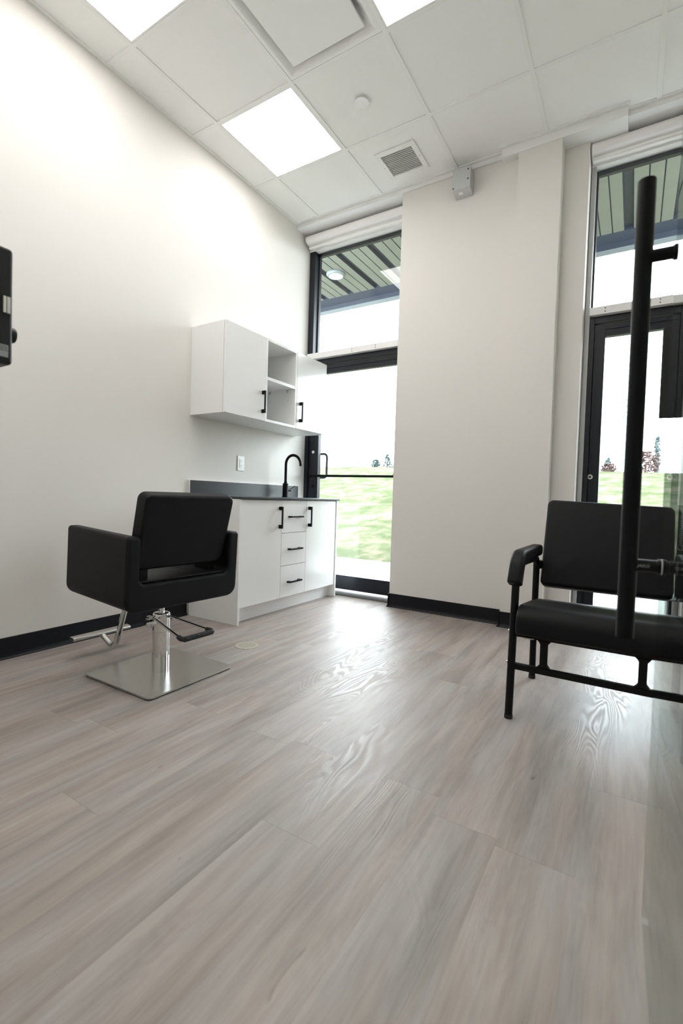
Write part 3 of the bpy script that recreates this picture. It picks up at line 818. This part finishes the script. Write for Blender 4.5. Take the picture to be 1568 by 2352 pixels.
# frame under the seat: rails and braced front stretcher
b = new(); box(b, AX0 + .012, AX1 - .012, -.262, -.238, .330, .3455, .002); link('seat_rail', b, M['tube_black'], t); b = new(); box(b, AX0 + .012, AX1 - .012, .19, .214, .270, .2855, .002)
for x in (AX0 + .04, AX1 - .04): sweep(b, [(x, -.238, .331), (x, .19, .279)], [(-.01, -.006), (.01, -.006), (.01, .006), (-.01, .006)])
link('seat_rail', b, M['tube_black'], t)
b = new(); box(b, AX0 + .010, AX1 - .010, -.264, -.240, .198, .222, .003); link('stretcher', b, M['tube_black'], t)
for x in (2.376, 2.700):
    b = new(); x0, x1 = x - .011, x + .011; g = .014; z0, z1 = .2222, .3298
    prism(b, [(x0 - g, z0), (x1 + g, z0), (x1, z0 + g), (x1, z1 - g), (x1 + g, z1), (x0 - g, z1), (x0, z1 - g), (x0, z0 + g)], 'y', -.262, -.242, .002, 1)
    link('brace', b, M['tube_black'], t)

# ------------------------------------------------------------------ open frameless glass door beside the viewer
EDGE = Vector((2.697, -1.062, 0)); rot = math.radians(2.0)
d = struct('door_3', 'open frameless glass door at the right edge with a long black pull bar', 'door', EDGE)
d.rotation_euler = (0, 0, rot)          # local -y runs from the free edge to the hinge, local -x faces the room
gt = .012
b = new(); box(b, 0, gt, -.90, 0, .010, 2.30)
gp = link('glass_panel', b, M['doorglass'], d, local=True, smooth=False)
hx, hy = -.056, -.045
b = new(); lathe(b, [(.0155, .598), (.0160, .5995), (.0160, 1.497), (.0155, 1.4985)], 'z', (hx, hy, 0), 32)
pb = link('pull_bar', b, M['matte_black'], d, local=True); pb['label'] = 'long black vertical pull bar'
for z in (.745, 1.350):
    b = new(); lathe(b, [(.0122, hx + .010), (.0122, -.010), (.0130, -.0075), (.0148, -.0068), (.0148, -.0012)], 'x', (0, hy, z), 24)
    so = link('standoff', b, M['matte_black'], pb, local=True)
    b = new(); lathe(b, [(.0150, -.0011), (.0150, -.0002)], 'x', (0, hy, z), 24)
    link('washer', b, M['plastic'], so, local=True)
    b = new(); lathe(b, [(.0148, gt + .0005), (.0148, gt + .006), (.0108, gt + .008), (.0108, gt + .060)], 'x', (0, hy, z), 24)
    link('standoff', b, M['matte_black'], d, local=True)
b = new(); lathe(b, [(.0155, .598), (.0160, .5995), (.0160, 1.497), (.0155, 1.4985)], 'z', (gt + .066, hy, 0), 32)
link('pull_bar', b, M['matte_black'], d, local=True)
for z0, z1 in ((.012, .10), (2.22, 2.30)):
    b = new(); box(b, -.008, gt + .008, -.905, -.76, z0, z1, .003); link('patch_fitting', b, M['matte_black'], d, local=True)
# engraved word on the lower standoff
tx = bpy.data.curves.new('lettering', 'FONT'); tx.body = 'JAKO'; tx.size = .0085; tx.align_x = 'CENTER'; tx.align_y = 'CENTER'; tx.extrude = .0002
tx.shear = .25
tob = bpy.data.objects.new('lettering', tx); COL.objects.link(tob)
dg = bpy.context.evaluated_depsgraph_get(); me = bpy.data.meshes.new_from_object(tob.evaluated_get(dg)); bpy.data.objects.remove(tob)
b = new(); b.from_mesh(me)
bmesh.ops.transform(b, matrix=Matrix.Translation((-.031, hy - .01235, .7455)) @ Matrix.Rotation(math.radians(90), 4, 'X'), verts=b.verts)
link('lettering', b, M['text'], [o for o in d.children_recursive if o.name.startswith('standoff')][0], local=True, smooth=False)

# ------------------------------------------------------------------ black appliances at the picture's edges
bx0, bx1, by0, by1, bz0, bz1 = 1.02, 1.31, -1.94, -1.637, 1.166, 1.452
t = thing('wall_appliance', 'black box-shaped appliance with pale switch and side knob at the left edge', 'appliance', (bx1, by1, bz0))
b = new(); box(b, bx0, bx1, by0, by1, bz0, bz1, .010, 4); link('housing', b, M['appliance'], t)
b = new(); box(b, bx1 + .0003, bx1 + .0012, -1.662, -1.6445, 1.288, 1.332, .0004); sw = link('switch_bezel', b, M['slot'], t)
for y0, y1 in ((-1.6610, -1.6545), (-1.6530, -1.6455)):
    b = new(); box(b, bx1 + .0013, bx1 + .0040, y0, y1, 1.291, 1.331, .001); o = link('rocker', b, M['ivory'], sw); o['label'] = 'pale rocker of the double switch'
b = new(); lathe(b, [(.019, by1 + .0004), (.019, by1 + .009), (.017, by1 + .013), (.009, by1 + .0135)], 'y', (bx1 - .026, 0, 1.247), 24)
link('knob', b, M['appliance'], t)
b = new(); box(b, bx1 + .0003, bx1 + .0008, -1.672, -1.6485, 1.183, 1.213); o = link('sticker', b, M['sticker'], t); o['label'] = 'grey rating sticker'
b = new(); random.seed(3)
for r_ in range(4):
    y = -1.670
    while y < -1.652:
        w = random.uniform(.0012, .004); box(b, bx1 + .0009, bx1 + .0011, y, y + w, 1.2085 - r_ * .0035, 1.2102 - r_ * .0035); y += w + .0012
link('print_rows', b, M['slot'], o)
b = new(); box(b, 1.12, 1.20, -1.999, by0 - .0003, 1.27, 1.35, .003); link('wall_bracket', b, M['matte_black'], t)

t = thing('black_panel', 'flat black panel hanging above the armchair in front of the right window', 'panel', (3.0, .5, 1.3))
b = new(); box(b, 2.732, 3.16, .500, .532, 1.286, 1.716, .006, 3); link('housing', b, M['appliance'], t)
b = new(); box(b, 2.786, 2.789, .4985, .4998, 1.296, 1.706); link('front_groove', b, M['slot'], t)
b = new(); box(b, 3.161, XR - .001, .506, .526, 1.44, 1.54, .003); box(b, XR - .012, XR - .001, .47, .56, 1.42, 1.56, .002); link('wall_arm', b, M['matte_black'], t)
t = thing('coiled_cord', 'thin coiled cord with a silver hook hanging beside the right window', 'cord', (2.843, .516, 1.28))
b = new(); pts = []
n_t = 64
for k in range(n_t * 8 + 1):
    a = 2 * PI * k / 8; pts.append((2.843 + .0055 * math.cos(a), .516 + .0055 * math.sin(a), 1.284 - .60 * k / (n_t * 8)))
tube(b, pts, .0017, 5); link('coil', b, M['sticker'], t)
b = new(); pts = [(2.843 + .012 * math.sin(a) , .516, .672 + .012 * math.cos(a)) for a in [2 * PI * k / 24 for k in range(22)]]
tube(b, pts, .0028, 8); link('hook', b, M['chrome'], t)
t = thing('power_unit', 'small black box with pale markings on the floor behind the armchair', 'power box', (2.92, 1.18, 0))
b = new(); box(b, 2.846, 3.03, 1.13, 1.27, .0008, .32, .004); link('housing', b, M['appliance'], t)
for x in (2.878, 2.898):
    b = new(); box(b, x - .0035, x + .0035, 1.1286, 1.1296, .235, .285); link('marking', b, M['sticker'], t)

# ------------------------------------------------------------------ outside
b = new(); box(b, -16, 16, 1.51, 3.86, -.25, -.05)
S_(link('ground_sidewalk', b, M['concrete']), 'pale concrete walk outside the glass doors', 'pavement')
b = new()
nx, ny = 100, 70
grid = []
for j in range(ny + 1):
    yy = 3.86 + (32 - 3.86) * (j / ny) ** 1.2; row = []
    for i in range(nx + 1):
        xx = -34 + 60 * i / nx
        top = 2.28 - .0235 * max(-16, min(8, xx))
        f = (yy - 3.86) / (20 - 3.86)
        z = -.06 + (top + .06) * (f if f < 1 else 1 - .25 * (f - 1)) + (.05 * math.sin(xx * 1.7 + yy) * math.sin(yy * 1.3 - xx * .6) + random.uniform(-.03, .03)) * min(1, f * 4) * (1 if f < .95 else .4)
        row.append(b.verts.new((xx, yy, z)))
    grid.append(row)
for j in range(ny):
    for i in range(nx): b.faces.new((grid[j][i], grid[j][i + 1], grid[j + 1][i + 1], grid[j + 1][i]))
S_(link('ground_lawn', b, M['lawn']), 'grassy bank rising behind the glass doors, green with straw patches', 'lawn')

# canopy of ribbed steel deck over the walk
c = struct('roof_canopy', 'ribbed metal deck canopy over the walk outside the windows', 'canopy', (0, 1.56, 3.6))
b = new(); pitch = .4064; x = -6.0; k = 0
prof = []
zz = 3.65
while x < 9.0:
    prof += [(x, zz), (x + .105, zz), (x + .108, zz + .010), (x + .113, zz + .010), (x + .116, zz), (x + .215, zz), (x + .218, zz + .010), (x + .223, zz + .010), (x + .226, zz),
             (x + .320, zz), (x + .330, zz + .045), (x + .3964, zz + .045)]
    x += pitch
v0 = [b.verts.new((u, 1.56, v)) for u, v in prof]; v1 = [b.verts.new((u, 3.42, v)) for u, v in prof]
for i in range(len(prof) - 1):
    f = b.faces.new((v0[i], v0[i + 1], v1[i + 1], v1[i])); f.material_index = 1 if prof[i][1] > zz + .005 or prof[i + 1][1] > zz + .005 else 0
link('deck', b, [M['deck'], M['deckdark']], c, smooth=False)
b = new(); box(b, -6, 9, 1.56, 3.62, zz + .050, zz + .12); link('roof_sheet', b, M['beam'], c)
b = new(); box(b, -6, 9, 3.39, 3.60, zz - .004, zz + .049); link('edge_beam', b, M['beam'], c)
b = new(); box(b, -6, 9, 3.601, 3.62, 3.588, zz + .049); link('edge_face', b, M['beam'], c)
b = new(); box(b, -6, 9, 3.60, 3.62, 3.540, 3.587); link('fascia', b, M['fascia'], c)  # lighter grey puts the light on the beam's underside flange into the colour
t = thing('canopy_downlight', 'round downlight in the metal canopy outside the left window', 'downlight', (-.64, 2.80, 3.65))
b = new(); lathe(b, [(.118, 3.649), (.118, 3.636), (.100, 3.618), (.094, 3.618), (.088, 3.630)], 'z', (-.64, 2.80, 0), 36); link('trim_ring', b, M['fascia'], t)
b = new(); lathe(b, [(.090, 3.6165), (.090, 3.6175)], 'z', (-.64, 2.80, 0), 36); link('lens', b, M['downlight'], t)

# trees and things on the crest
def blob_tree(name, x, y, h, w, label, kind, mat, seed):
    rnd = random.Random(seed)
    z0 = 2.28 - .0235 * max(-16, min(8, x)) - .1 - (.03 * (y - 20))
    t = thing(name, label, 'tree' if h > .9 or kind == 'cone' else 'shrub', (x, y, z0))
    b = new(); tube(b, [(0, 0, 0), (0, 0, h * .5)], .05 * h, 8); link('trunk', b, M['bark'], t, local=True)
    b = new()
    n = 520
    for k in range(n):
        f = rnd.random()
        if kind == 'cone': z = h * (.10 + .90 * f); r = w / 2 * (1 - f) ** .8 * rnd.uniform(.5, 1.0) + .02
        elif kind == 'spire': z = h * (.05 + .95 * f); r = w / 2 * math.sin(PI * (.12 + .86 * f)) ** .8 * rnd.uniform(.2, 1)
        else: z = h * (.15 + .85 * f); r = w / 2 * math.sqrt(max(.03, 1 - (f * 1.05 - .35) ** 2 * 1.7)) * rnd.uniform(.3, 1)
        a = rnd.uniform(0, 2 * PI); s = rnd.uniform(.05, .11) * (h ** .5) * (.6 if kind != 'bush' else .8)
        c0 = Vector((r * math.cos(a), r * math.sin(a), z))
        q = [Vector((rnd.uniform(-1, 1), rnd.uniform(-1, 1), rnd.uniform(-.7, .7))).normalized() * s * rnd.uniform(.7, 1.4) for _ in range(4)]
        vs = [b.verts.new(c0 + p) for p in q]
        for i0, i1, i2 in ((0, 1, 2), (0, 2, 3), (0, 3, 1), (1, 3, 2)): b.faces.new((vs[i0], vs[i1], vs[i2]))
    link('foliage', b, mat, t, local=True, smooth=False)
blob_tree('round_tree', -9.36, 20.6, .56, .62, 'low rounded blue-green tree on the bank, left of the pointed one', 'bush', M['needles'], 1)
blob_tree('pine_tree', -8.66, 20.6, .86, .62, 'pointed blue-green tree on the bank beyond the left glass door', 'cone', M['needles'], 2)
blob_tree('distant_hedge', -8.70, 22.2, .55, 1.3, 'low hedge beside the pointed tree on the bank', 'bush', M['needles'], 3)
blob_tree('pine_tree', 1.62, 21.6, .84, .55, 'small green pointed tree behind the reddish shrub near the tall pole', 'cone', M['greyleaf'], 4)
blob_tree('red_shrub', 1.72, 20.4, .46, .75, 'pale reddish shrub on the bank left of the long door pull', 'bush', M['redleaf'], 5)
blob_tree('red_shrub', 3.00, 20.4, .95, .95, 'larger red-brown shrub on the bank right of the long door pull', 'bush', M['redleaf'], 6)
blob_tree('cypress_tree', 3.40, 21.5, 1.75, .26, 'slender grey-green tree rising behind the larger red shrub', 'spire', M['greyleaf'], 7)
b = new(); tube(b, [(2.22, 20.3, 2.0), (2.22, 20.3, 6.6)], .035, 10)
for k in range(9): lathe(b, [(.05, 4.4 + k * .24), (.05, 4.5 + k * .24)], 'z', (2.22, 20.3, 0), 10)
tag(link('light_pole', b, M['pole']), 'tall thin pole on the grass bank beyond the right window', 'pole')
t = thing('white_pillar', 'white square pillar on the bank right of the red-brown shrub', 'pillar', (3.70, 20.2, 2.05))
b = new(); box(b, 3.60, 3.80, 20.1, 20.3, 2.05, 2.95, .02); link('shaft', b, M['palewall'], t)
b = new(); box(b, 3.58, 3.82, 20.08, 20.32, 2.951, 2.99, .01); link('pillar_cap', b, M['palewall'], t)

# ------------------------------------------------------------------ light from the overcast sky
w = bpy.data.worlds.new('overcast_sky'); S.world = w; w.use_nodes = True
n = w.node_tree.nodes; l = w.node_tree.links; bg = n['Background']
tc = n.new('ShaderNodeTexCoord'); nz = n.new('ShaderNodeTexNoise'); nz.inputs['Scale'].default_value = 1.6; nz.inputs['Detail'].default_value = 4
l.new(tc.outputs['Generated'], nz.inputs['Vector'])
r = n.new('ShaderNodeValToRGB'); r.color_ramp.elements[0].color = (.85, .915, 1.0, 1); r.color_ramp.elements[1].color = (.91, .955, 1.0, 1)
l.new(nz.outputs['Fac'], r.inputs[0]); l.new(r.outputs[0], bg.inputs['Color']); bg.inputs['Strength'].default_value = 10.0

vs = S.view_settings
vs.view_transform = 'Standard'; vs.look = 'None'; vs.exposure = 0.60; vs.gamma = 1.0; vs.use_curve_mapping = False
S.cycles.use_denoising = True
S.cycles.max_bounces = 10; S.cycles.diffuse_bounces = 5; S.cycles.glossy_bounces = 5; S.cycles.transparent_max_bounces = 16
S.cycles.sample_clamp_indirect = 6.0
S.cycles.caustics_reflective = False; S.cycles.caustics_refractive = False
